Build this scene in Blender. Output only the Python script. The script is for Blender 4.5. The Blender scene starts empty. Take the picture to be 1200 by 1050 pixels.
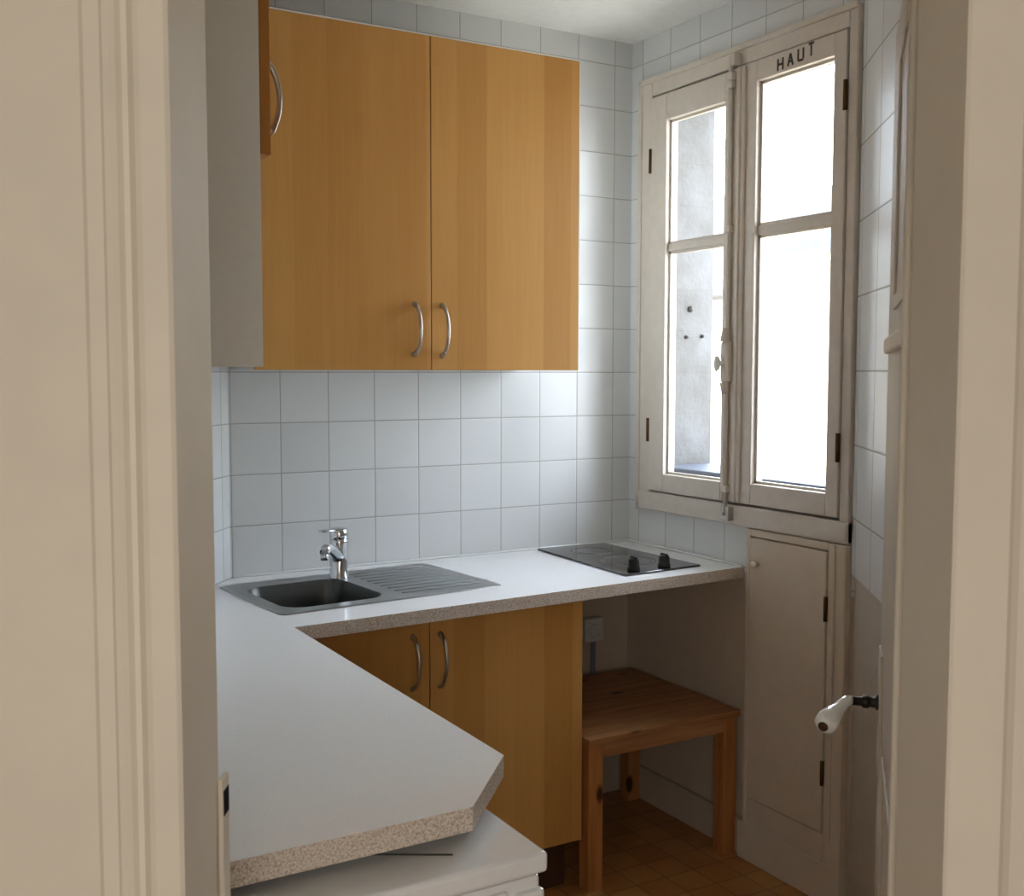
import bpy, bmesh, math, random
from mathutils import Vector, Matrix
random.seed(7)
sc = bpy.context.scene
COL = sc.collection
PI = math.pi

# ------------------------------------------------------------------ helpers
def root_loc(o):
    while o.parent is not None:
        o = o.parent
    return Vector(o.location)

def thing(name, label=None, cat=None, loc=(0, 0, 0), group=None, kind=None):
    o = bpy.data.objects.new(name, None)
    o.empty_display_size = .05
    COL.objects.link(o)
    o.location = loc
    tag(o, label, cat, group, kind)
    return o

def tag(o, label=None, cat=None, group=None, kind=None):
    if label: o['label'] = label
    if cat: o['category'] = cat
    if group: o['group'] = group
    if kind: o['kind'] = kind
    return o

class MB:
    """collects shapes (world coordinates) into one mesh"""
    def __init__(s, xf=None):
        s.bm = bmesh.new(); s.xf = xf; s.mi = 0
    def P(s, p):
        p = Vector(p)
        return s.xf @ p if s.xf is not None else p
    def verts(s, pts): return [s.bm.verts.new(s.P(p)) for p in pts]
    def face(s, vs, smooth=False):
        try:
            f = s.bm.faces.new(vs)
        except ValueError:
            return None
        f.material_index = s.mi; f.smooth = smooth
        return f
    def prism(s, poly, z0, z1, bev=0, seg=2):
        """poly = list of (a,b) ; extruded in z"""
        a = s.verts([(p[0], p[1], z0) for p in poly]); b = s.verts([(p[0], p[1], z1) for p in poly])
        fs = [s.face(list(reversed(a))), s.face(b)]
        n = len(poly)
        for i in range(n):
            fs.append(s.face([a[i], a[(i+1) % n], b[(i+1) % n], b[i]]))
        if bev:
            es = {e for f in fs if f for e in f.edges}
            r = bmesh.ops.bevel(s.bm, geom=list(es), offset=bev, segments=seg, affect='EDGES', profile=.5, clamp_overlap=True)
            for f in r['faces']: f.material_index = s.mi
    def box(s, x0, x1, y0, y1, z0, z1, bev=0, seg=2):
        x0, x1 = min(x0, x1), max(x0, x1); y0, y1 = min(y0, y1), max(y0, y1)
        s.prism([(x0, y0), (x1, y0), (x1, y1), (x0, y1)], min(z0, z1), max(z0, z1), bev, seg)
    def rings(s, rings, cap=True, smooth=True):
        R = [s.verts(r) for r in rings]
        for a, b in zip(R, R[1:]):
            n = len(a)
            for i in range(n):
                s.face([a[i], a[(i+1) % n], b[(i+1) % n], b[i]], smooth)
        if cap:
            s.face(list(reversed(R[0]))); s.face(R[-1])
    def tube(s, pts, r, n=10, flat=1.0, side=None):
        """pts path; r radius or list; flat scales the binormal axis"""
        pts = [Vector(p) for p in pts]; m = len(pts)
        rr = r if isinstance(r, (list, tuple)) else [r]*m
        rings = []; up = Vector(side) if side else None
        for i, p in enumerate(pts):
            t = (pts[min(i+1, m-1)] - pts[max(i-1, 0)]).normalized()
            if up is None:
                up = Vector((0, 0, 1)) if abs(t.z) < .9 else Vector((1, 0, 0))
            x = t.cross(up)
            if x.length < 1e-6: x = t.orthogonal()
            x.normalize(); y = x.cross(t).normalized()
            if side is None: up = y
            rings.append([p + x*math.cos(a)*rr[i] + y*math.sin(a)*rr[i]*flat for a in [2*PI*k/n for k in range(n)]])
        s.rings(rings)
    def lathe(s, prof, c, axis=(0, 0, 1), n=24):
        """prof = list of (radius, height) along axis"""
        ax = Vector(axis).normalized(); x = ax.orthogonal().normalized(); y = ax.cross(x); c = Vector(c)
        s.rings([[c + ax*h + (x*math.cos(2*PI*k/n) + y*math.sin(2*PI*k/n))*max(r, 1e-5) for k in range(n)] for r, h in prof])
    def build(s, name, mats, parent=None, tri=False):
        bmesh.ops.recalc_face_normals(s.bm, faces=s.bm.faces[:])
        if parent is not None:
            bmesh.ops.translate(s.bm, verts=s.bm.verts[:], vec=-root_loc(parent))
        me = bpy.data.meshes.new(name); s.bm.to_mesh(me); s.bm.free()
        for m in (mats if isinstance(mats, (list, tuple)) else [mats]): me.materials.append(m)
        o = bpy.data.objects.new(name, me); COL.objects.link(o)
        if parent is not None: o.parent = parent
        return o

def struct(o):
    o['kind'] = 'structure'; return o

# ------------------------------------------------------------------ materials
def lin(c):
    return tuple((v/255/12.92 if v/255 <= .04045 else ((v/255+.055)/1.055)**2.4) for v in c) + (1.0,)

class N:
    def __init__(s, name):
        s.m = bpy.data.materials.new(name); s.m.use_nodes = True
        s.t = s.m.node_tree; s.t.nodes.clear()
        s.out = s.t.nodes.new('ShaderNodeOutputMaterial')
    def n(s, kind, **kw):
        nd = s.t.nodes.new('ShaderNode'+kind)
        for k, v in kw.items(): setattr(nd, k, v)
        return nd
    def l(s, a, b): s.t.links.new(a, b)
    def set(s, sock, v):
        if hasattr(v, 'is_output'): s.l(v, sock)
        else: sock.default_value = v
    def math(s, op, a, b=None, c=None):
        nd = s.n('Math', operation=op)
        s.set(nd.inputs[0], a)
        if b is not None: s.set(nd.inputs[1], b)
        if c is not None: s.set(nd.inputs[2], c)
        return nd.outputs[0]
    def coord(s): return s.n('TexCoord').outputs['Object']
    def mapping(s, vec, scale=(1, 1, 1), rot=(0, 0, 0)):
        nd = s.n('Mapping'); s.l(vec, nd.inputs[0]); nd.inputs['Scale'].default_value = scale; nd.inputs['Rotation'].default_value = rot
        return nd.outputs[0]
    def noise(s, vec, scale, detail=3, rough=.5):
        nd = s.n('TexNoise'); s.l(vec, nd.inputs['Vector'])
        nd.inputs['Scale'].default_value = scale; nd.inputs['Detail'].default_value = detail; nd.inputs['Roughness'].default_value = rough
        return nd.outputs['Fac']
    def ramp(s, fac, stops):
        nd = s.n('ValToRGB'); s.l(fac, nd.inputs[0]); e = nd.color_ramp.elements
        while len(e) < len(stops): e.new(.5)
        for k, (p, c) in zip(e, stops): k.position = p; k.color = c
        return nd.outputs[0]
    def mix(s, fac, a, b, mode='MIX'):
        nd = s.n('MixRGB', blend_type=mode); s.set(nd.inputs[0], fac); s.set(nd.inputs[1], a); s.set(nd.inputs[2], b)
        return nd.outputs[0]
    def smooth(s, v, a, b):
        nd = s.n('MapRange', interpolation_type='SMOOTHSTEP'); s.l(v, nd.inputs[0])
        nd.inputs[1].default_value = a; nd.inputs[2].default_value = b
        return nd.outputs[0]
    def bump(s, h, strength, dist=.002):
        nd = s.n('Bump'); s.l(h, nd.inputs['Height']); nd.inputs['Strength'].default_value = strength; nd.inputs['Distance'].default_value = dist
        return nd.outputs[0]
    def bsdf(s, col, rough=.5, metal=0, normal=None, spec=.5, coat=0):
        b = s.n('BsdfPrincipled'); s.set(b.inputs['Base Color'], col); s.set(b.inputs['Roughness'], rough)
        b.inputs['Metallic'].default_value = metal; b.inputs['Specular IOR Level'].default_value = spec
        b.inputs['Coat Weight'].default_value = coat
        if normal is not None: s.l(normal, b.inputs['Normal'])
        s.l(b.outputs[0], s.out.inputs[0])
        return s.m

def paint(name, c, rough=.45, bump=.25, scale=25, var=.06, spec=.4):
    k = N(name); co = k.coord(); f = k.noise(co, scale, 4)
    f2 = k.noise(co, 2.3, 2)
    c0 = lin(c); c1 = tuple(v*(1-var*1.6) for v in c0[:3]) + (1,)
    col = k.ramp(k.math('MULTIPLY_ADD', f, .4, k.math('MULTIPLY', f2, .6)), [(.35, c1), (.6, c0)])
    return k.bsdf(col, rough, normal=k.bump(f, bump, .0015), spec=spec)

def tiles(name, udir, T, ou, ov, c=(212, 214, 214), grout=(162, 161, 157), width=.0022, ro=.18):
    k = N(name); co = k.coord()
    d = k.n('VectorMath', operation='DOT_PRODUCT'); k.l(co, d.inputs[0]); d.inputs[1].default_value = (udir[0], udir[1], 0)
    sep = k.n('SeparateXYZ'); k.l(co, sep.inputs[0])
    u = k.math('DIVIDE', k.math('ADD', d.outputs['Value'], ou), T); v = k.math('DIVIDE', k.math('ADD', sep.outputs[2], ov), T)
    def dist(a):
        f = k.math('FRACT', a)
        return k.math('MULTIPLY', k.math('MINIMUM', f, k.math('SUBTRACT', 1.0, f)), T)
    dd = k.math('MINIMUM', dist(u), dist(v))
    mask = k.smooth(dd, width*.45, width*.85)
    cmb = k.n('CombineXYZ'); k.l(k.math('FLOOR', u), cmb.inputs[0]); k.l(k.math('FLOOR', v), cmb.inputs[1])
    wn = k.n('TexWhiteNoise', noise_dimensions='3D'); k.l(cmb.outputs[0], wn.inputs['Vector'])
    c0 = lin(c); c1 = tuple(x*.93 for x in c0[:3]) + (1,)
    tile = k.mix(wn.outputs['Value'], c0, c1)
    col = k.mix(mask, lin(grout), tile)
    wav = k.noise(co, 9, 2)
    # every tile sits at a slightly different tilt
    fu = k.math('MULTIPLY', k.math('SUBTRACT', k.math('FRACT', u), .5), k.math('SUBTRACT', wn.outputs['Value'], .5))
    h = k.math('ADD', k.math('MULTIPLY', k.smooth(dd, width*.3, width*2.2), .7), k.math('ADD', k.math('MULTIPLY', wav, .9), k.math('MULTIPLY', fu, 1.2)))
    rough = k.math('SUBTRACT', .65, k.math('MULTIPLY', mask, .65-ro))
    return k.bsdf(col, rough, normal=k.bump(h, .35, .0022), spec=.15)

def veneer(name, base, dark, axis, band=.07, rough=.38, grain_axis=2):
    """wood with staves across `axis`, grain along grain_axis"""
    k = N(name); co = k.coord(); sep = k.n('SeparateXYZ'); k.l(co, sep.inputs[0])
    idx = k.math('FLOOR', k.math('DIVIDE', k.math('ADD', sep.outputs[axis], .013), band))
    wn = k.n('TexWhiteNoise', noise_dimensions='1D'); k.l(idx, wn.inputs['W'])
    sc_ = [60, 60, 60]; sc_[grain_axis] = 2.2
    g = k.noise(k.mapping(co, sc_), 1.6, 5, .6)
    sc2 = [9, 9, 9]; sc2[grain_axis] = .9
    g2 = k.noise(k.mapping(co, sc2), 1.0, 3)
    f = k.math('ADD', k.math('MULTIPLY', wn.outputs['Value'], .38), k.math('ADD', k.math('MULTIPLY', g, .34), k.math('MULTIPLY', g2, .42)))
    col = k.ramp(f, [(.22, lin(dark)), (.85, lin(base))])
    return k.bsdf(col, rough, normal=k.bump(g, .08, .001), spec=.35)

def pine(name, base, dark, grain_axis, knots=True):
    k = N(name); co = k.coord()
    s1 = [26, 26, 26]; s1[grain_axis] = 1.6
    g = k.noise(k.mapping(co, s1), 1.5, 4, .6)
    col = k.ramp(g, [(.3, lin(dark)), (.65, lin(base))])
    if knots:
        s2 = [11, 11, 11]; s2[grain_axis] = 5
        vo = k.n('TexVoronoi'); k.l(k.mapping(co, s2), vo.inputs['Vector']); vo.inputs['Scale'].default_value = 1.0
        kn = k.smooth(vo.outputs['Distance'], .10, .2)
        col = k.mix(kn, lin((62, 32, 14)), col)
    return k.bsdf(col, .5, normal=k.bump(g, .15, .001), spec=.35)

def metal(name, c, rough, aniso=0, axis=None):
    k = N(name); co = k.coord()
    sc_ = (4, 300, 300) if axis == 0 else (30, 30, 30)
    g = k.noise(k.mapping(co, sc_), 1.0, 2)
    return k.bsdf(lin(c), k.math('MULTIPLY_ADD', g, .12, rough), 1.0, normal=k.bump(g, .06, .0006))

def plain(name, c, rough=.5, spec=.5, coat=0):
    k = N(name); co = k.coord(); g = k.noise(co, 60, 2)
    c0 = lin(c); c1 = tuple(v*.92 for v in c0[:3]) + (1,)
    return k.bsdf(k.mix(g, c0, c1), rough, spec=spec, coat=coat)

M = {}
WALLZ = 1.505
M['tile_back'] = tiles('tile_back', (1, 0), .15, .0742, -1.505+.15*20)
M['tile_window'] = tiles('tile_window', (0, 1), .15, .060, -1.505+.15*20)
DIA = Vector((-.6, -.8, 0))                       # angled wall direction
M['tile_angled'] = tiles('tile_angled', (DIA.x, DIA.y), .20, -(0*DIA.x-1.04*DIA.y)-.05+.2*10, -1.51+.2*20, width=.0035, ro=.4)
DL = Vector((-.65, -.80, 0)).normalized()
M['tile_left'] = tiles('tile_left', (DL.x, DL.y), .15, .4, -1.505+.15*20)
M['wall_paint'] = paint('wall_paint', (196, 186, 172), .55)
M['low_paint'] = paint('low_paint', (188, 172, 152), .5)
M['ceiling_paint'] = paint('ceiling_paint', (240, 240, 236), .7, .1)
M['casing_paint'] = paint('casing_paint', (210, 202, 186), .6, .35, 14, .05)
M['window_paint'] = paint('window_paint', (205, 196, 184), .4, .4, 30, .07)
M['door_paint'] = paint('door_paint', (204, 194, 178), .62, .3, 20, .06, .2)
M['cupboard_paint'] = paint('cupboard_paint', (206, 192, 172), .42, .3, 22, .06)
M['beech'] = veneer('beech', (210, 160, 92), (182, 130, 66), 0, .095)
M['beech_side'] = veneer('beech_side', (196, 136, 70), (168, 110, 52), 1)
M['carcass'] = plain('carcass', (230, 230, 225), .5)
M['shade_black'] = plain('shade_black', (8, 6, 5), .9, .1)  # flat black, painted as the shade inside a hole
M['plinth'] = plain('plinth', (70, 45, 25), .6)
M['handle'] = metal('handle', (190, 184, 174), .24)
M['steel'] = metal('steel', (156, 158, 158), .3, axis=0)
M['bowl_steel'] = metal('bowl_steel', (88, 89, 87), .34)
M['chrome'] = metal('chrome', (215, 217, 220), .06)
M['black_glass'] = plain('black_glass', (22, 22, 24), .08, .6, .5)
M['hob_print'] = plain('hob_print', (70, 70, 74), .25)
M['black_plastic'] = plain('black_plastic', (9, 9, 10), .35)
M['white_enamel'] = plain('white_enamel', (226, 228, 228), .16, .5, .3)
M['grey_seam'] = plain('grey_seam', (62, 62, 60), .5)
M['porcelain'] = plain('porcelain', (232, 234, 230), .08, .6, .5)
M['iron'] = plain('iron', (26, 22, 19), .45)
M['brass_dark'] = metal('brass_dark', (88, 66, 42), .4)
M['pine_top'] = pine('pine_top', (176, 128, 84), (140, 94, 56), 0)
M['pine_leg'] = pine('pine_leg', (182, 122, 68), (148, 94, 48), 2)
M['plastic_white'] = plain('plastic_white', (200, 198, 190), .4)
M['pipe_grey'] = plain('pipe_grey', (120, 122, 130), .5)
M['ink'] = plain('ink', (66, 52, 44), .7)

# worktop laminate: white top with faint fleck, speckled edge
k = N('laminate_top'); co = k.coord(); f = k.noise(co, 420, 2)
M['lam_top'] = k.bsdf(k.ramp(f, [(.3, lin((234, 235, 234))), (.6, lin((242, 243, 243)))]), .24, spec=.6, coat=.3)
k = N('laminate_edge'); co = k.coord(); vo = k.n('TexVoronoi'); k.l(co, vo.inputs['Vector']); vo.inputs['Scale'].default_value = 420
f = k.noise(co, 300, 3)
c = k.ramp(f, [(.34, lin((160, 142, 126))), (.5, lin((196, 184, 170))), (.66, lin((212, 203, 192)))])
M['lam_edge'] = k.bsdf(k.mix(k.smooth(vo.outputs['Distance'], .12, .3), lin((156, 134, 116)), c), .5)
# floor: small ochre terracotta squares
k = N('floor_tile'); co = k.coord()
br = k.n('TexBrick'); br.offset = 0; br.squash = 1; k.l(k.mapping(co, (1, 1, 1)), br.inputs['Vector'])
br.inputs['Scale'].default_value = 1; br.inputs['Brick Width'].default_value = .105; br.inputs['Row Height'].default_value = .105
br.inputs['Mortar Size'].default_value = .003; br.inputs['Color1'].default_value = lin((182, 130, 70)); br.inputs['Color2'].default_value = lin((164, 108, 54))
br.inputs['Mortar'].default_value = lin((110, 74, 44))
n1 = k.noise(co, 7, 3)
M['floor'] = k.bsdf(k.mix(.35, br.outputs['Color'], k.ramp(n1, [(.3, lin((140, 92, 46))), (.7, lin((196, 148, 88)))]), 'MIX'), .38, normal=k.bump(br.outputs['Fac'], -.3, .002))
# outside plaster with blotches
k = N('plaster'); co = k.coord(); f = k.noise(co, 6, 5, .6); g = k.noise(co, 60, 3)
M['plaster'] = k.bsdf(k.ramp(f, [(.3, lin((76, 74, 70))), (.62, lin((96, 96, 96)))]), .85, normal=k.bump(g, .5, .004))
M['facade'] = paint('facade', (196, 184, 158), .9, .3, 3, .1)
M['zinc'] = paint('zinc', (74, 81, 92), .5, .1, 2, .1)
M['stone'] = paint('stone', (206, 200, 188), .8, .2, 6, .1)
# window glass
k = N('window_glass'); tr = k.n('BsdfTransparent'); tr.inputs[0].default_value = (.97, .98, .98, 1)
gl = k.n('BsdfGlossy'); gl.inputs['Roughness'].default_value = .02
lw_ = k.n('LayerWeight'); lw_.inputs[0].default_value = .5
fr = k.math('MULTIPLY_ADD', k.math('POWER', lw_.outputs['Facing'], 5), .9, .03)
mx = k.n('MixShader'); k.l(fr, mx.inputs[0]); k.l(tr.outputs[0], mx.inputs[1]); k.l(gl.outputs[0], mx.inputs[2])
k.l(mx.outputs[0], k.out.inputs[0]); M['glass'] = k.m

# ------------------------------------------------------------------ camera (fitted to the photograph)
CAM = Vector((-2.3103, -3.1497, 1.508))
yaw, pitch, roll = math.radians(30.14), math.radians(3.997), math.radians(.07)
fw = Vector((math.sin(yaw)*math.cos(pitch), math.cos(yaw)*math.cos(pitch), -math.sin(pitch)))
rt = Vector((math.cos(yaw), -math.sin(yaw), 0)); up = rt.cross(fw)
rt2 = rt*math.cos(roll) + up*math.sin(roll); up2 = -rt*math.sin(roll) + up*math.cos(roll)
cd = bpy.data.cameras.new('camera'); cam = bpy.data.objects.new('camera', cd); COL.objects.link(cam)
cam.matrix_world = Matrix(((rt2.x, up2.x, -fw.x, CAM.x), (rt2.y, up2.y, -fw.y, CAM.y), (rt2.z, up2.z, -fw.z, CAM.z), (0, 0, 0, 1)))
cd.sensor_width = 36; cd.lens = 1285.2/1200*36; cd.clip_start = .05
cd.dof.use_dof = True; cd.dof.focus_distance = 2.9; cd.dof.aperture_fstop = 14
sc.camera = cam
# doorway frame of reference: u across the opening, d away from the hall
U = Vector((.8648, -.5021, 0)); D = Vector((.5021, .8648, 0))
XD = Matrix(((U.x, D.x, 0, CAM.x), (U.y, D.y, 0, CAM.y), (0, 0, 1, 0), (0, 0, 0, 1)))
def ud(u, d): 
    p = XD @ Vector((u, d, 0)); return (p.x, p.y)

# ------------------------------------------------------------------ room shell
H = 2.638
A = Vector((0, -1.04)); P4 = Vector((-1.097, -2.502)); P5 = Vector((-2.08, -1.931)); P6 = Vector((-2.08, -.80)); P1 = Vector((-1.43, 0))
b = MB(); b.box(-4.2, .26, -4.6, .15, -.12, 0); struct(b.build('floor', M['floor']))
b = MB(); b.box(-4.2, .3, -4.6, .15, H, H+.15); struct(b.build('ceiling', M['ceiling_paint']))
b = MB(); b.box(-1.55, 0, 0, .15, .89, H); b.mi = 1; b.box(-1.55, 0, .003, .15, 0, .89)
struct(b.build('wall_back', [M['tile_back'], M['low_paint']]))
# wall with the window: tiled room face, thick plastered masonry outside
b = MB()
def wr(y0, y1, z0, z1, t=0):
    b.mi = t; b.box(0, .07, y0, y1, z0, z1)
wr(-.12, .15, .89, H); wr(-1.02, -.12, 2.44, H); wr(-1.02, -.12, .89, 1.075); wr(-1.05, -1.02, .89, H)
wr(-.12, .15, 0, .89, 1); wr(-1.05, -.12, 0, .89, 1)
b.mi = 2
b.box(.07, .27, -.12, .15, 0, H+.1); b.box(.07, .27, -1.35, -1.03, 0, H+.1); b.box(.07, .27, -1.03, -.12, 2.45, H+.1); b.box(.07, .27, -1.03, -.12, 0, 1.06)
struct(b.build('wall_right', [M['tile_window'], M['low_paint'], M['plaster']]))
b = MB(); b.mi = 1
nrm = Vector((.8, -.6))
def strip(p, q, t0, t1, nr): 
    return [tuple(p+nr*t0), tuple(q+nr*t0), tuple(q+nr*t1), tuple(p+nr*t1)]
b.prism(strip(A, P4, .004, .12, nrm), 0, H)
b.mi = 0; b.prism(strip(A, P4, -.006, .004, nrm), .955, H)
struct(b.build('wall_angled', [M['tile_angled'], M['wall_paint']]))
b = MB(); nl = Vector((-.7761, .6306))
b.mi = 0; b.prism(strip(P1, P6, 0, .12, nl), .89, H); b.mi = 1; b.prism(strip(P1, P6, .003, .12, nl), 0, .89)
struct(b.build('wall_left_angled', [M['tile_left'], M['low_paint']]))
b = MB(); b.box(-2.2, -2.08, -1.90, -.72, 0, H); struct(b.build('wall_left', M['wall_paint']))
# wall holding the doorway
b = MB(XD)
b.box(-1.9, -.33, 1.06, 1.17, 0, H); b.box(.44, 1.9, 1.06, 1.17, 0, H); b.box(-.33, .44, 1.06, 1.17, 2.08, H)
struct(b.build('wall_front', M['wall_paint']))
# hall shell behind the camera
b = MB(XD); b.box(-1.9, -1.8, -1.2, 1.06, 0, H); struct(b.build('wall_hall_left', M['wall_paint']))
b = MB(XD); b.box(1.8, 1.9, -1.2, 1.06, 0, H); struct(b.build('wall_hall_right', M['wall_paint']))
b = MB(XD); b.box(-1.9, 1.9, -1.3, -1.2, 0, H); struct(b.build('wall_hall_rear', M['wall_paint']))
b = MB(XD); b.box(-2.2, 2.2, -1.6, 1.3, -.13, -.002); struct(b.build('floor_hall', M['floor']))
b = MB(XD); b.box(-2.2, 2.2, -1.6, 1.3, H+.001, H+.15); struct(b.build('ceiling_hall', M['ceiling_paint']))

# door casings, moulded, and jamb linings
left_prof = [(-.56, 1.058), (-.56, 1.046), (-.403, 1.046), (-.401, 1.038), (-.396, 1.034), (-.381, 1.034), (-.377, 1.030), (-.371, 1.029), (-.366, 1.032),
             (-.362, 1.037), (-.357, 1.038), (-.353, 1.033), (-.348, 1.028), (-.342, 1.026), (-.3195, 1.026), (-.3155, 1.029), (-.3155, 1.153), (-.329, 1.153), (-.329, 1.058)]
b = MB(XD); b.prism(left_prof, 0, 2.09)
tr1 = struct(b.build('trim_1', M['casing_paint']))
b = MB(XD); b.box(-.3165, -.3105, 1.150, 1.177, .72, 1.070, .002)
sp = b.build('strike_box', M['casing_paint'], tr1)
b = MB(XD); b.box(-.3107, -.3101, 1.153, 1.174, 1.028, 1.056); b.build('latch_hole_shade', M['shade_black'], sp)  # black plate standing in for the shade inside the latch opening
right_prof = [(.56, 1.058), (.56, 1.046), (.487, 1.046), (.484, 1.036), (.476, 1.032), (.470, 1.027), (.420, 1.026), (.417, 1.029), (.417, 1.155), (.425, 1.155), (.425, 1.172), (.439, 1.172), (.439, 1.058)]
b = MB(XD); b.prism(right_prof, 0, 2.09); struct(b.build('trim_2', M['casing_paint']))
b = MB(XD); b.box(-.42, .52, 1.028, 1.058, 2.09, 2.2, .004); b.box(-.312, .417, 1.04, 1.16, 2.065, 2.09); struct(b.build('trim_3', M['casing_paint']))

# ------------------------------------------------------------------ open door leaf on the right
hp = Vector((.431, 1.176)); e = Vector((.632, 1.85)) - hp; LL = e.length; e.normalize(); nf = Vector((-e.y, e.x))
XL = XD @ Matrix(((e.x, -nf.x, 0, hp.x), (e.y, -nf.y, 0, hp.y), (0, 0, 1, 0), (0, 0, 0, 1)))   # (along leaf, into leaf, z)
door = thing('door_1', 'off-white panelled door standing open edge-on against the right wall', None, tuple(XL @ Vector((0, 0, 0))), kind='structure')
b = MB(XL); b.box(0, LL, 0, .034, .012, 2.06, .002)
b.build('door_leaf', M['door_paint'], door)
def frame_mould(x0, x1, z0, z1):
    b.box(x0, x1, -.004, 0, z0, z0+.02, .0015); b.box(x0, x1, -.004, 0, z1-.02, z1, .0015)
    b.box(x0, x0+.02, -.004, 0, z0+.02, z1-.02, .0015); b.box(x1-.02, x1, -.004, 0, z0+.02, z1-.02, .0015)
b = MB(XL); frame_mould(.12, LL-.20, .2, .915); b.build('panel_moulding', M['door_paint'], door)
b = MB(XL); frame_mould(.12, LL-.22, 1.60, 1.98); b.build('panel_moulding', M['door_paint'], door)
b = MB(XL); b.box(.02, .58, -.012, 0, 1.536, 1.560, .004); b.build('rail_moulding', M['door_paint'], door)
b = MB(XL); b.tube([(.003, -.007, .012), (.003, -.007, 2.06)], .0075, 12); b.build('glint_bead', M['casing_paint'], door)  # bead added so the hinge edge catches a bright line
b = MB(XL); b.box(LL-.115, LL-.035, -.004, 0, .84, 1.05, .0015); b.build('lock_plate', M['door_paint'], door)
hz = .958; sx = LL-.06
b = MB(XL)
b.lathe([(.012, 0), (.013, .006), (.0085, .010), (.0085, .018), (.011, .020), (.011, .028), (.0075, .031), (.0075, .052)], (sx, 0, hz), (0, -1, 0), 14)
hd = b.build('door_handle', M['iron'], door); hd['label'] = 'dark iron spindle with white porcelain grip'
b = MB(XL)
g0 = [(sx, -.046, hz+.002), (sx-.006, -.054, hz), (sx-.014, -.061, hz-.004), (sx-.026, -.069, hz-.010), (sx-.040, -.077, hz-.016), (sx-.054, -.084, hz-.021), (sx-.066, -.089, hz-.025), (sx-.071, -.091, hz-.0265)]
b.tube(g0, [.006, .0095, .0105, .0120, .0165, .0195, .0175, .010], 18)
b.build('porcelain_grip', M['porcelain'], hd)
b = MB(XL)
t = (Vector(g0[-1])-Vector(g0[-3])).normalized()
b.lathe([(.0085, -.002), (.0085, .002), (.006, .004), (.001, .0045)], g0[-1], t, 14)
b.build('end_cap', M['brass_dark'], hd)

# ------------------------------------------------------------------ window
win = thing('window_1', 'old off-white painted double casement window over the hob', None, (0, -.56, 1.03), kind='structure')
X0 = -.022
b = MB()
b.box(X0, .06, -.142, -.076, 1.035, 2.484, .004); b.box(X0, .06, -1.036, -1.004, 1.035, 2.484, .004)
b.box(X0, .06, -1.004, -.142, 2.428, 2.484, .004); b.box(X0-.006, .06, -1.036, -.076, 1.035, 1.098, .005)
b.box(X0-.006, X0+.004, -.09, -.07, 1.03, 2.488, .003); b.box(X0-.006, X0+.004, -1.036, -.07, 2.472, 2.49, .003)
for q in ((-1.004, -.142, 1.085, 1.116), (-1.004, -.142, 2.408, 2.440), (-.160, -.130, 1.09, 2.43), (-1.016, -.988, 1.09, 2.43)): b.box(.0235, .06, *q)  # rebate backing added to keep light out of the sash gaps
b.build('window_frame', M['window_paint'], win)
def sash(y0, y1, g0, g1, zt, zb, gt, gb, mu0, mu1):
    """y0>y1 (left to right in view); glass between g0 and g1"""
    m = MB(); xa, xb = -.028, .022
    m.box(xa, xb, y0, g0, zb, zt, .003); m.box(xa, xb, g1, y1, zb, zt, .003)
    m.box(xa, xb, g0, g1, gt, zt, .003); m.box(xa, xb, g0, g1, zb, gb, .003)
    s = m.build('sash', M['window_paint'], win)
    m = MB(); m.box(-.016, .014, g0, g1, mu0, mu1, .004); m.build('glazing_bar', M['window_paint'], s)
    for a, c in ((mu1, gt), (gb, mu0)):
        m = MB(); m.box(.000, .003, g0-.001, g1+.001, a+.0005, c-.0005); m.build('pane', M['glass'], s)
    # putty bead around each pane
    m = MB()
    for a, c in ((mu1, gt), (gb, mu0)):
        for q in ((g0, g0-.008), (g1, g1+.008)): m.box(-.010, 0, q[0], q[1], a, c)
        m.box(-.010, 0, g0, g1, c-.008, c); m.box(-.010, 0, g0, g1, a, a+.008)
    m.build('glazing_bead', M['window_paint'], s)
    return s
b = MB(); b.box(.0235, .045, -.590, -.546, 1.10, 2.42); b.build('leak_backing', M['window_paint'], win)  # backing added behind the meeting stiles to block leaking light
sl = sash(-.146, -.566, -.228, -.516, 2.420, 1.103, 2.334, 1.164, 1.904, 1.930)
sr = sash(-.570, -1.002, -.654, -.957, 2.424, 1.105, 2.364, 1.170, 1.914, 1.942)
# meeting cover strip with espagnolette bolt
b = MB(); b.box(-.038, -.026, -.612, -.548, 1.106, 2.418, .004); b.box(-.044, -.036, -.600, -.588, 1.106, 2.418, .003)
cv = b.build('cover_strip', M['window_paint'], win)
b = MB(); yb = -.562
b.tube([(-.046, yb, 1.07), (-.046, yb, 2.455)], .0075, 10)
for z in (1.135, 1.93, 2.36, 2.385): b.box(-.056, -.034, yb-.014, yb+.014, z, z+.022, .003)
bolt = b.build('bolt_rod', M['window_paint'], win)
b = MB(); b.box(-.060, -.034, yb-.017, yb+.017, 1.475, 1.600, .007); b.tube([(-.060, yb, 1.60), (-.055, yb, 1.64)], [.012, .008], 10)
b.tube([(-.060, yb, 1.475), (-.055, yb, 1.44)], [.012, .008], 10); lk = b.build('lock_case', M['window_paint'], bolt)
b = MB(); b.tube([(-.055, yb, 1.535), (-.066, yb+.014, 1.533)], .007, 10)
b.lathe([(.006, -.006), (.019, -.001), (.026, .006), (.021, .013), (.004, .016)], (-.066, yb+.014, 1.533), (-1, .9, 0), 16)
b.build('turn_knob', M['porcelain'], bolt)
b = MB(); b.box(-.050, -.026, yb-.020, yb+.020, 1.048, 1.092, .003); b.lathe([(.006, 0), (.004, .008)], (-.05, yb, 1.07), (-1, 0, 0), 10); b.build('bolt_keeper', M['handle'], win)
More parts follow.
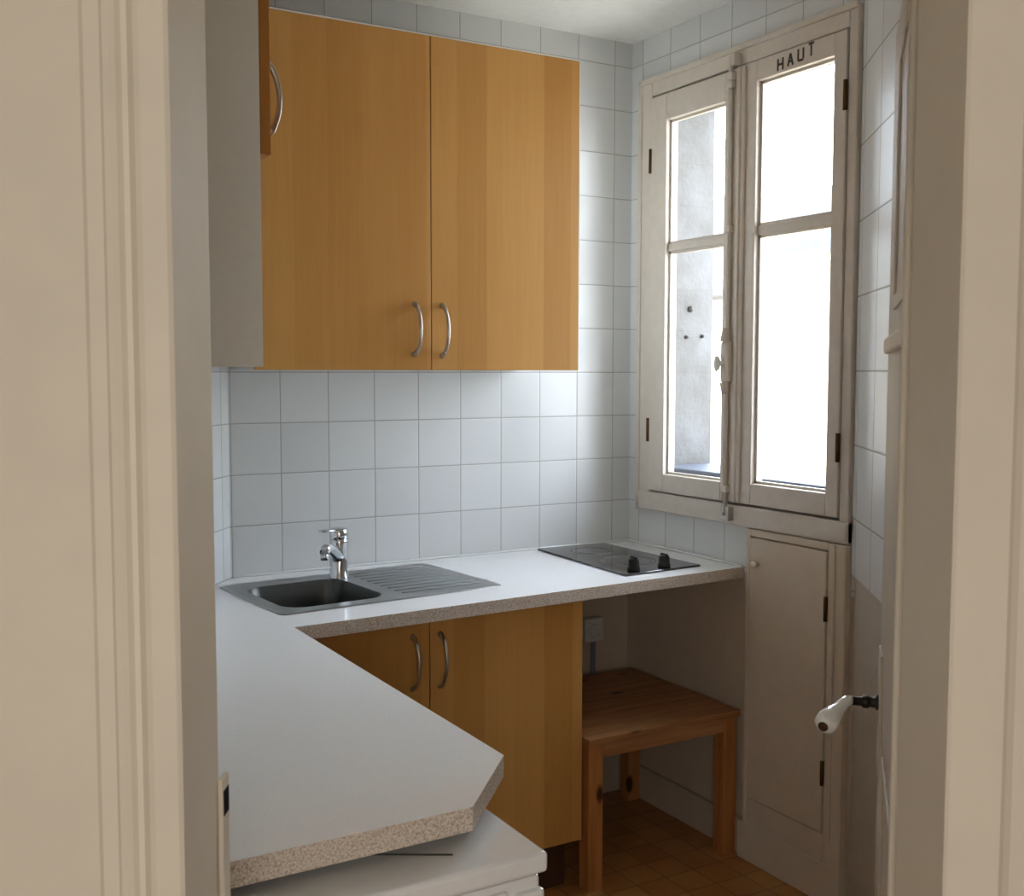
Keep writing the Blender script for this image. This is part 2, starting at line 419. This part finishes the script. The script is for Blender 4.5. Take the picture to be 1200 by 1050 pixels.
b = MB(); b.box(-.052, -.026, yb-.022, yb+.016, 2.425, 2.462, .003); b.build('bolt_keeper', M['window_paint'], win)
for (y, z) in ((-.144, 2.213), (-.144, 1.31), (-1.0, 2.25), (-1.0, 1.30)):
    b = MB(); b.tube([(-.028, y, z-.040), (-.028, y, z+.040)], .0065, 8); b.build('hinge', M['brass_dark'], win)
# faded capitals stencilled on the top rail of the right casement: HAUT
def glyph(m, y, z, segs, w=.020, h=.034, t=.0065):
    for (a0, c0, a1, c1) in segs:
        p = Vector((-.0288, y-a0*w, z+c0*h)); q = Vector((-.0288, y-a1*w, z+c1*h)); dv = (q-p).normalized(); s_ = Vector((0, -dv.z, dv.y))*t/2
        v = m.verts([p+s_, q+s_, q-s_, p-s_]); v2 = m.verts([p+s_+Vector((.001, 0, 0)), q+s_+Vector((.001, 0, 0)), q-s_+Vector((.001, 0, 0)), p-s_+Vector((.001, 0, 0))])
        m.face(v); m.face(list(reversed(v2)))
        for i in range(4): m.face([v[i], v2[i], v2[(i+1) % 4], v[(i+1) % 4]])
m = MB()
Hs = [(0, 0, 0, 1), (1, 0, 1, 1), (0, .5, 1, .5)]; As = [(0, 0, .5, 1), (1, 0, .5, 1), (.2, .35, .8, .35)]; Us = [(0, 1, 0, .1), (1, 1, 1, .1), (0, .05, 1, .05)]; Ts = [(0, 1, 1, 1), (.5, 0, .5, 1)]
for i, gl_ in enumerate((Hs, As, Us, Ts)): glyph(m, -.742-i*.040, 2.372+i*.004, gl_)
m.build('stencilled_lettering', M['ink'], sr)
# iron pegs left in the plaster reveal outside
for (x, z, q) in ((.169, 1.726, .011), (.152, 1.628, .006), (.222, 1.632, .006)):
    b = MB(); b.lathe([(q, -.004), (q*1.1, .004), (q*.7, .012), (.001, .014)], (x, -.12, z), (0, -1, 0), 10); b.build('iron_peg', M['iron'], bpy.data.objects['wall_right'])
# outer stone sill
b = MB(); b.prism([(.03, -1.03), (.34, -1.03), (.34, -.12), (.03, -.12)], 1.05, 1.182, .006); struct(b.build('trim_4', M['zinc']))

# ------------------------------------------------------------------ cupboard built in below the window
cb = thing('wall_cupboard', 'narrow off-white painted built-in cupboard below the window, one plain door', 'cupboard', (-.012, -.83, 0))
b = MB(); xf = -.026
b.box(xf, 0, -.656, -.640, .0, 1.032, .003); b.box(xf, 0, -1.035, -.972, 0, 1.032, .004)
b.box(xf, 0, -.972, -.656, 1.010, 1.032, .003); b.box(xf, 0, -.972, -.656, .0, .198, .003)
b.box(xf-.008, xf+.004, -1.002, -.990, .12, 1.03, .003)
b.build('face_frame', M['cupboard_paint'], cb)
b = MB(); b.box(xf-.007, 0, -1.04, -.625, 0, .118, .005); b.build('plinth_board', M['cupboard_paint'], cb)
b = MB(); b.box(xf-.003, -.004, -.968, -.6595, .2015, 1.0065, .003); dr = b.build('door', M['cupboard_paint'], cb)
b = MB(); b.lathe([(.006, 0), (.0055, .008), (.011, .014), (.012, .020), (.007, .026), (.001, .027)], (xf-.003, -.694, .930), (-1, 0, 0), 16); b.build('knob', M['cupboard_paint'], dr)
for z in (.845, .375):
    b = MB(); b.tube([(xf-.004, -.970, z-.035), (xf-.004, -.970, z+.035)], .006, 8); b.build('hinge', M['brass_dark'], dr)
b = MB(); b.box(-.016, 0, -.64, -.003, 0, .115, .003); struct(b.build('baseboard_right', M['low_paint']))

# ------------------------------------------------------------------ worktop (L shaped) with sink cut-out
ZT = .906
SA = Vector((-1.500, -.128)); sxv = Vector((.662, .060)).normalized(); syv = Vector((sxv.y, -sxv.x))     # sink axes: along, towards the room
def sk(a, c): p = SA + sxv*a + syv*c; return (p.x, p.y)
def rrect(a0, a1, c0, c1, r, n=6):
    out = []
    for (ca, cc, st) in ((a1-r, c1-r, 0), (a0+r, c1-r, 90), (a0+r, c0+r, 180), (a1-r, c0+r, 270)):
        for i in range(n+1):
            t_ = math.radians(st+90*i/n); out.append((ca+r*math.cos(t_), cc+r*math.sin(t_)))
    return out
BOWL = (.035, .325, .072, .390)
def fill_with_hole(m, outer, inner, z, mi=0):
    vo_ = m.verts([(p[0], p[1], z) for p in outer]); vi = m.verts([(p[0], p[1], z) for p in inner])
    es = [m.bm.edges.new((l[i], l[(i+1) % len(l)])) for l in (vo_, vi) for i in range(len(l))]
    r = bmesh.ops.triangle_fill(m.bm, edges=es, use_beauty=True, use_dissolve=False)
    for f in r['geom']:
        if isinstance(f, bmesh.types.BMFace): f.material_index = mi
    return vo_, vi
outl = [(-.003, -.003), (-.003, -.606), (-1.474, -.690), (-1.474, -1.685), (-1.613, -1.842), (-2.076, -1.845), (-2.076, -.803), (-1.430, -.003)]
cut = [sk(*p) for p in rrect(BOWL[0]-.008, BOWL[1]+.008, BOWL[2]-.008, BOWL[3]+.008, .055)]
ZB = ZT-.034
b = MB()
t_o, t_i = fill_with_hole(b, outl, cut, ZT, 0); b_o, b_i = fill_with_hole(b, outl, cut, ZB, 1)
b.mi = 1
for a_, c_ in ((t_o, b_o), (t_i, b_i)):
    for i in range(len(a_)): b.face([a_[i], a_[(i+1) % len(a_)], c_[(i+1) % len(a_)], c_[i]])
wt = thing('worktop', 'white L-shaped laminate worktop with speckled grey-beige cut edge', 'worktop', (-1.0, -.35, ZB))
b.build('worktop_board', [M['lam_top'], M['lam_edge']], wt)
b = MB(); b.box(-1.425, -.004, -.011, -.003, ZT, ZT+.007, .003); b.box(-.013, -.003, -.600, -.011, ZT, ZT+.007, .003)
b.build('sealing_strip', M['white_enamel'], wt)

# ------------------------------------------------------------------ sink
sink = thing('sink', 'stainless steel inset sink with bowl on the left and ribbed drainer', 'sink', (*sk(.33, .22), ZT))
b = MB()
outer = [sk(*p) for p in rrect(0, .662, 0, .432, .02)]; inner = [sk(*p) for p in rrect(*BOWL, .06)]
vo_, vi = fill_with_hole(b, outer, inner, ZT+.004)
lo = b.verts([(p[0], p[1], ZT+.0006) for p in [sk(*q) for q in rrect(-.004, .666, -.004, .436, .022)]])
for i in range(len(vo_)): b.face([vo_[i], lo[i], lo[(i+1) % len(lo)], vo_[(i+1) % len(lo)]], True)
b.build('sink_rim', M['steel'], sink)
b = MB(); rings = []
for (ins, dz, r) in ((0, .004, .06), (.004, -.003, .058), (.010, -.06, .055), (.018, -.130, .05), (.035, -.148, .045), (.08, -.152, .03)):
    rings.append([(*sk(*p), ZT+dz) for p in rrect(BOWL[0]+ins, BOWL[1]-ins, BOWL[2]+ins, BOWL[3]-ins, r)])
b.rings(rings, cap=False); vs = b.verts(rings[-1]); b.face(vs)
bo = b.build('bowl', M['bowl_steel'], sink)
b = MB(); b.lathe([(.034, 0), (.034, .003), (.024, .003), (.020, .001)], (*sk(.18, .23), ZT-.1515), (0, 0, 1), 20); b.build('drain', M['chrome'], bo)
b = MB()
for i in range(9):
    c_ = .055 + i*.040
    b.tube([(*sk(.372, c_), ZT+.0045), (*sk(.380, c_), ZT+.0052), (*sk(.615, c_), ZT+.0052), (*sk(.624, c_), ZT+.0045)], .0032, 8, flat=.5)
b.build('drainer_ribs', M['steel'], sink)

# ------------------------------------------------------------------ mixer tap
tx, ty = -1.163, -.178; tz = ZT+.004
tap = thing('mixer_tap', 'chrome single-lever mixer tap standing behind the sink bowl', 'tap', (tx, ty, tz))
b = MB(); b.lathe([(.029, 0), (.029, .004), (.0255, .010), (.0245, .075), (.0255, .105), (.0255, .112), (.024, .114)], (tx, ty, tz)); b.build('body', M['chrome'], tap)
b = MB(); dv = Vector((-.64, -.77, 0)); o_ = Vector((tx, ty, tz))
b.tube([o_+Vector((0, 0, .058)), o_+dv*.035+Vector((0, 0, .078)), o_+dv*.08+Vector((0, 0, .098)), o_+dv*.115+Vector((0, 0, .103)), o_+dv*.128+Vector((0, 0, .094))], [.020, .018, .0155, .014, .0135], 14)
spt = b.build('spout', M['chrome'], tap)
b = MB(); b.lathe([(.0115, 0), (.0115, .016), (.009, .017)], o_+dv*.127+Vector((0, 0, .074)), (0, 0, 1), 14); b.build('aerator', M['chrome'], spt)
b = MB(); b.lathe([(.024, .114), (.0255, .117), (.0255, .138), (.021, .146), (.004, .148)], (tx, ty, tz)); 
dl = Vector((-.85, -.52, 0))
b.tube([o_+Vector((0, 0, .139)), o_+dl*.04+Vector((0, 0, .143)), o_+dl*.085+Vector((0, 0, .147))], [.013, .010, .008], 12, flat=.45)
b.build('lever', M['chrome'], tap)

# ------------------------------------------------------------------ hob
hob = thing('hob', 'black glass two-ring hob set in the worktop below the window', 'hob', (-.265, -.283, ZT))
HB = [(-.395, -.022), (-.128, -.030), (-.118, -.538), (-.420, -.560)]
b = MB(); b.prism(list(reversed(HB)), ZT+.0004, ZT+.0065, .002); b.build('glass_plate', M['black_glass'], hob)
for (x, y, r) in ((-.262, -.155, .072), (-.268, -.365, .088)):
    b = MB(); n_ = 48
    for (ra, rb) in ((r, r-.003), (r-.014, r-.0155)):
        b.rings([[(x+q*math.cos(2*PI*i/n_), y+q*math.sin(2*PI*i/n_), ZT+zz) for i in range(n_)] for q, zz in ((ra, .0062), (ra, .0068), (rb, .0068), (rb, .0062))], cap=False)
    b.build('cooking_zone', M['hob_print'], hob)
for (x, y) in ((-.352, -.508), (-.236, -.506)):
    b = MB(); b.lathe([(.020, 0), (.020, .006), (.0175, .010), (.0165, .030), (.014, .034), (.001, .035)], (x, y, ZT+.0065)); kb = b.build('knob', M['black_plastic'], hob)
    b = MB(); b.box(x-.0035, x+.0035, y-.016, y+.016, ZT+.036, ZT+.047, .002); b.build('grip', M['black_plastic'], kb)

# ------------------------------------------------------------------ cabinet fronts
def bow(m, p, out, z0, z1, prot=.034):
    """bow handle at p (x,y) with feet at z0 and z1, bulging along out"""
    out = Vector((*out, 0)); p = Vector((*p, 0)); pts = []
    n_ = 14; h = z1-z0
    for i in range(n_+1):
        t_ = i/n_; bulge = math.sin(PI*t_)**.6
        pts.append(p + out*(.006+prot*bulge) + Vector((0, 0, z0+h*t_)))
    m.tube(pts, [.0062 if (i < 2 or i > n_-2) else .0050 for i in range(n_+1)], 10, side=tuple(out))
    for z in (z0, z1):
        m.lathe([(.0085, 0), (.0085, .004), (.0062, .009)], p+Vector((0, 0, z)), tuple(out), 12)

wc = thing('wall_cabinet', 'beech two-door wall cabinet on the tiled back wall above the sink', 'wall cabinet', (-.968, -.19, 1.511))
b = MB(); b.box(-1.425, -.478, -.370, -.002, 1.512, 2.420, .001)
b.build('carcass', [M['carcass']], wc)
def front(parent, name, x0, x1, y, z0, z1, hx, hz0, hz1):
    m = MB(); m.box(x0, x1, y, y+.018, z0, z1, .0015); d_ = m.build(name, M['beech'], parent)
    m = MB(); bow(m, (hx, y), (0, -1), hz0, hz1); m.build('handle', M['handle'], d_)
    return d_
front(wc, 'door', -1.466, -.9685, -.389, 1.511, 2.421, -1.017, 1.556, 1.692)
front(wc, 'door', -.9655, -.478, -.389, 1.511, 2.421, -.933, 1.552, 1.690)
b = MB(); b.box(-.4775, -.474, -.3885, -.003, 1.512, 2.4215, .001); b.box(-1.43, -.4755, -.3885, -.003, 2.4212, 2.425); b.build('end_strip', M['carcass'], wc)

bc = thing('base_cabinet', 'beech two-door base cabinet under the sink and worktop', 'base cabinet', (-1.08, -.3, 0))
b = MB(); b.box(-1.575, -.586, -.560, -.20, .155, ZB-.16, .001); b.box(-1.575, -1.557, -.56, -.20, ZB-.16, ZB-.001); b.box(-.604, -.586, -.56, -.2, ZB-.16, ZB-.001); b.box(-1.575, -.586, -.56, -.55, ZB-.16, ZB-.003)
b.build('carcass', M['beech_side'], bc)
front(bc, 'door', -1.573, -1.0695, -.580, .156, ZB-.006, -1.117, .678, .816)
front(bc, 'door', -1.0665, -.584, -.580, .156, ZB-.006, -1.037, .676, .814)
b = MB(); b.box(-1.57, -.60, -.515, -.50, 0, .155); b.build('plinth', M['plinth'], bc)

lc = thing('wall_cabinet', 'white-sided wall cabinet on the left, short beech door seen edge-on', 'wall cabinet', (-1.89, -1.015, 1.516))
b = MB()
b.box(-2.077, -1.704, -1.216, -1.198, 1.516, 2.43, .001); b.box(-2.077, -1.704, -.833, -.815, 1.516, 2.43, .001)
b.box(-2.077, -1.704, -1.198, -.833, 2.412, 2.43); b.box(-2.077, -1.704, -1.198, -.833, 1.516, 1.534); b.box(-2.077, -1.704, -1.198, -.833, 1.888, 1.906); b.box(-2.077, -2.07, -1.198, -.833, 1.534, 2.412)
b.build('carcass', M['carcass'], lc)
b = MB(); b.box(-1.703, -1.684, -1.215, -.816, 1.893, 2.43, .0015); d_ = b.build('door', M['beech_side'], lc)
b = MB(); bow(b, (-1.684, -1.180), (1, 0), 1.936, 2.062, .022); b.build('handle', M['handle'], d_)

# ------------------------------------------------------------------ low pine table under the worktop
tb = thing('low_table', 'low pine table with knotty legs standing under the worktop', 'table', (-.295, -.32, 0))
TX0, TX1, TY0, TY1, TZ = -.580, -.012, -.612, -.045, .458
b = MB(); nb = 6; w_ = (TY1-TY0)/nb
for i in range(nb): b.box(TX0, TX1, TY0+i*w_+.0006, TY0+(i+1)*w_-.0006, TZ-.020, TZ, .002)
b.build('tabletop', M['pine_top'], tb)
LW = .050
for (x, y) in ((TX0+.006, TY0+.010), (TX1-.006-LW, TY0+.010), (TX0+.006, TY1-.010-LW), (TX1-.006-LW, TY1-.010-LW)):
    b = MB(); b.box(x, x+LW, y, y+LW, 0, TZ-.020, .003); b.build('leg', M['pine_leg'], tb)
for (x0, x1, y0, y1) in ((TX0+.056, TX1-.056, TY0+.014, TY0+.034), (TX0+.056, TX1-.056, TY1-.034, TY1-.014), (TX0+.010, TX0+.030, TY0+.06, TY1-.06), (TX1-.030, TX1-.010, TY0+.06, TY1-.06)):
    b = MB(); b.box(x0, x1, y0, y1, TZ-.066, TZ-.020, .002); b.build('apron', M['pine_top'], tb)

# outlet box and waste pipe on the wall behind the table
ob = thing('socket_box', 'small grey wall socket box above the pine table, beside the base cabinet', 'socket', (-.155, -.02, .56))
b = MB(); b.box(-.205, -.128, -.034, .003, .565, .650, .005); b.build('box', M['plastic_white'], ob)
b = MB(); b.lathe([(.024, 0), (.024, .003), (.020, .004), (.003, .004)], (-.166, -.034, .607), (0, -1, 0), 18); b.build('socket_face', M['plastic_white'], ob)
b = MB(); b.tube([(-.158, -.012, .004), (-.158, -.012, .565)], .009, 10); tag(b.build('cable_conduit', M['pipe_grey']), 'thin grey conduit running down the wall below the socket box', 'conduit')

# ------------------------------------------------------------------ white appliance under the near end of the worktop
ap = thing('washing_machine', 'white washing machine under the chamfered near end of the worktop', 'washing machine', (-1.83, -1.64, 0))
AX0, AX1, AY0, AY1, AZ = -2.074, -1.532, -1.912, -1.36, .852
b = MB(); b.box(AX0+.006, AX1-.008, AY0+.010, AY1, .03, AZ-.034, .006); b.build('body', M['white_enamel'], ap)
b = MB(); b.box(AX0, AX1, AY0, AY1, AZ-.030, AZ, .007, 3); tp = b.build('top', M['white_enamel'], ap)
SEAM = [(-1.652, -1.857, AZ), (-1.83, -1.754, AZ)]
b = MB(); b.tube(SEAM, .0018, 6); b.build('seam', M['grey_seam'], tp)
b = MB(); b.box(AX1-.052, AX1-.004, AY0+.002, AY0+.02, .12, AZ-.052, .006); b.build('front_panel', M['white_enamel'], ap)
b = MB(); b.box(AX0+.02, AX1-.062, AY0+.004, AY0+.02, .12, AZ-.045, .004); b.build('side_panel', M['white_enamel'], ap)
for x in (AX0+.05, AX1-.05):
    for y in (AY0+.06, AY1-.06):
        b = MB(); b.lathe([(.02, 0), (.02, .02), (.012, .022), (.012, .032)], (x, y, 0), n=12); b.build('foot', M['black_plastic'], ap)

# ------------------------------------------------------------------ buildings across the courtyard
bd = thing('building', 'sunlit cream building with cornice and low grey zinc roof, seen through the window', 'building', (7.2, 5, -6))
b = MB(); b.box(6.0, 9.5, .5, 6.05, -6, 2.60); b.build('facade', M['facade'], bd)
b = MB(); b.box(5.82, 6.1, .5, 6.05, 2.60, 2.70, .02); b.box(5.9, 6.1, .5, 6.05, 2.50, 2.60, .02); b.build('cornice', M['facade'], bd)
b = MB(); b.box(5.78, 5.83, .5, 6.07, 2.655, 2.72, .008); b.build('gutter', M['grey_seam'], bd)
b = MB(); v = b.verts([(5.84, .5, 2.70), (5.84, 6.05, 2.70), (8.5, 6.05, 2.98), (8.5, .5, 2.98), (9.5, 6.05, 2.7), (9.5, .5, 2.7)])
for q in ((0, 1, 2, 3), (3, 2, 4, 5), (0, 3, 5), (1, 4, 2), (0, 5, 4, 1)): b.face([v[i] for i in q])
b.build('roof', M['zinc'], bd)
be = thing('building', 'cream building with steep blue-grey zinc mansard roof behind the left casement', 'building', (8.3, 10, -6))
b = MB(); b.box(6.6, 10, 6.5, 14, -6, 2.40); b.build('facade', M['facade'], be)
b = MB(); b.tube([(6.52, 6.45, 2.44), (6.52, 14, 2.44)], .07, 10); b.build('gutter', M['grey_seam'], be)
b = MB(); v = b.verts([(6.6, 6.5, 2.46), (6.6, 14, 2.46), (7.25, 14, 3.75), (7.25, 6.5, 3.75), (10, 14, 2.46), (10, 6.5, 2.46), (9.4, 14, 3.75), (9.4, 6.5, 3.75)])
for q in ((0, 1, 2, 3), (3, 2, 6, 7), (7, 6, 4, 5), (0, 3, 7, 5), (1, 4, 6, 2), (0, 5, 4, 1)): b.face([v[i] for i in q])
b.build('roof', M['zinc'], be)
b = MB(); b.box(.27, 30, -15, 30, -6.3, -6); struct(b.build('ground', M['stone']))

# ------------------------------------------------------------------ light
w = bpy.data.worlds.new('world'); sc.world = w; w.use_nodes = True
nt = w.node_tree; nt.nodes.clear()
sky = nt.nodes.new('ShaderNodeTexSky'); sky.sky_type = 'NISHITA'; sky.sun_disc = False
sky.sun_elevation = math.radians(50); sky.sun_rotation = math.radians(250); sky.air_density = 1.2; sky.dust_density = 3.0
bg = nt.nodes.new('ShaderNodeBackground'); bg.inputs[1].default_value = 2.6
mixn = nt.nodes.new('ShaderNodeMixRGB'); mixn.inputs[0].default_value = .55; mixn.inputs[2].default_value = (7, 7.2, 7.6, 1)   # thin bright cloud
nt.links.new(sky.outputs[0], mixn.inputs[1]); nt.links.new(mixn.outputs[0], bg.inputs[0])
ow = nt.nodes.new('ShaderNodeOutputWorld'); nt.links.new(bg.outputs[0], ow.inputs[0])
sd = bpy.data.lights.new('sun', 'SUN'); sd.energy = 1.0; sd.angle = math.radians(.6); sd.color = (1, .95, .86)
so = bpy.data.objects.new('sun', sd); COL.objects.link(so); so.rotation_euler = Vector((.62, .25, -.74)).to_track_quat('-Z', 'Y').to_euler()
# unseen fill light added behind the camera to brighten casings and doorway
hl = bpy.data.lights.new('hall_fill', 'AREA'); hl.shape = 'RECTANGLE'; hl.size = 1.5; hl.size_y = 1.5; hl.energy = 23; hl.color = (1, .96, .90)
ho = bpy.data.objects.new('hall_fill', hl); COL.objects.link(ho); p = XD @ Vector((-.1, -1.15, 1.25)); ho.location = p
ho.rotation_euler = D.to_track_quat('-Z', 'Z').to_euler()

sc.cycles.use_denoising = True
sc.cycles.max_bounces = 10; sc.cycles.diffuse_bounces = 6; sc.cycles.transparent_max_bounces = 12
sc.cycles.sample_clamp_indirect = 8
vs_ = sc.view_settings
vs_.view_transform = 'Standard'; vs_.look = 'None'; vs_.gamma = 1; vs_.use_curve_mapping = False; vs_.exposure = 0.2
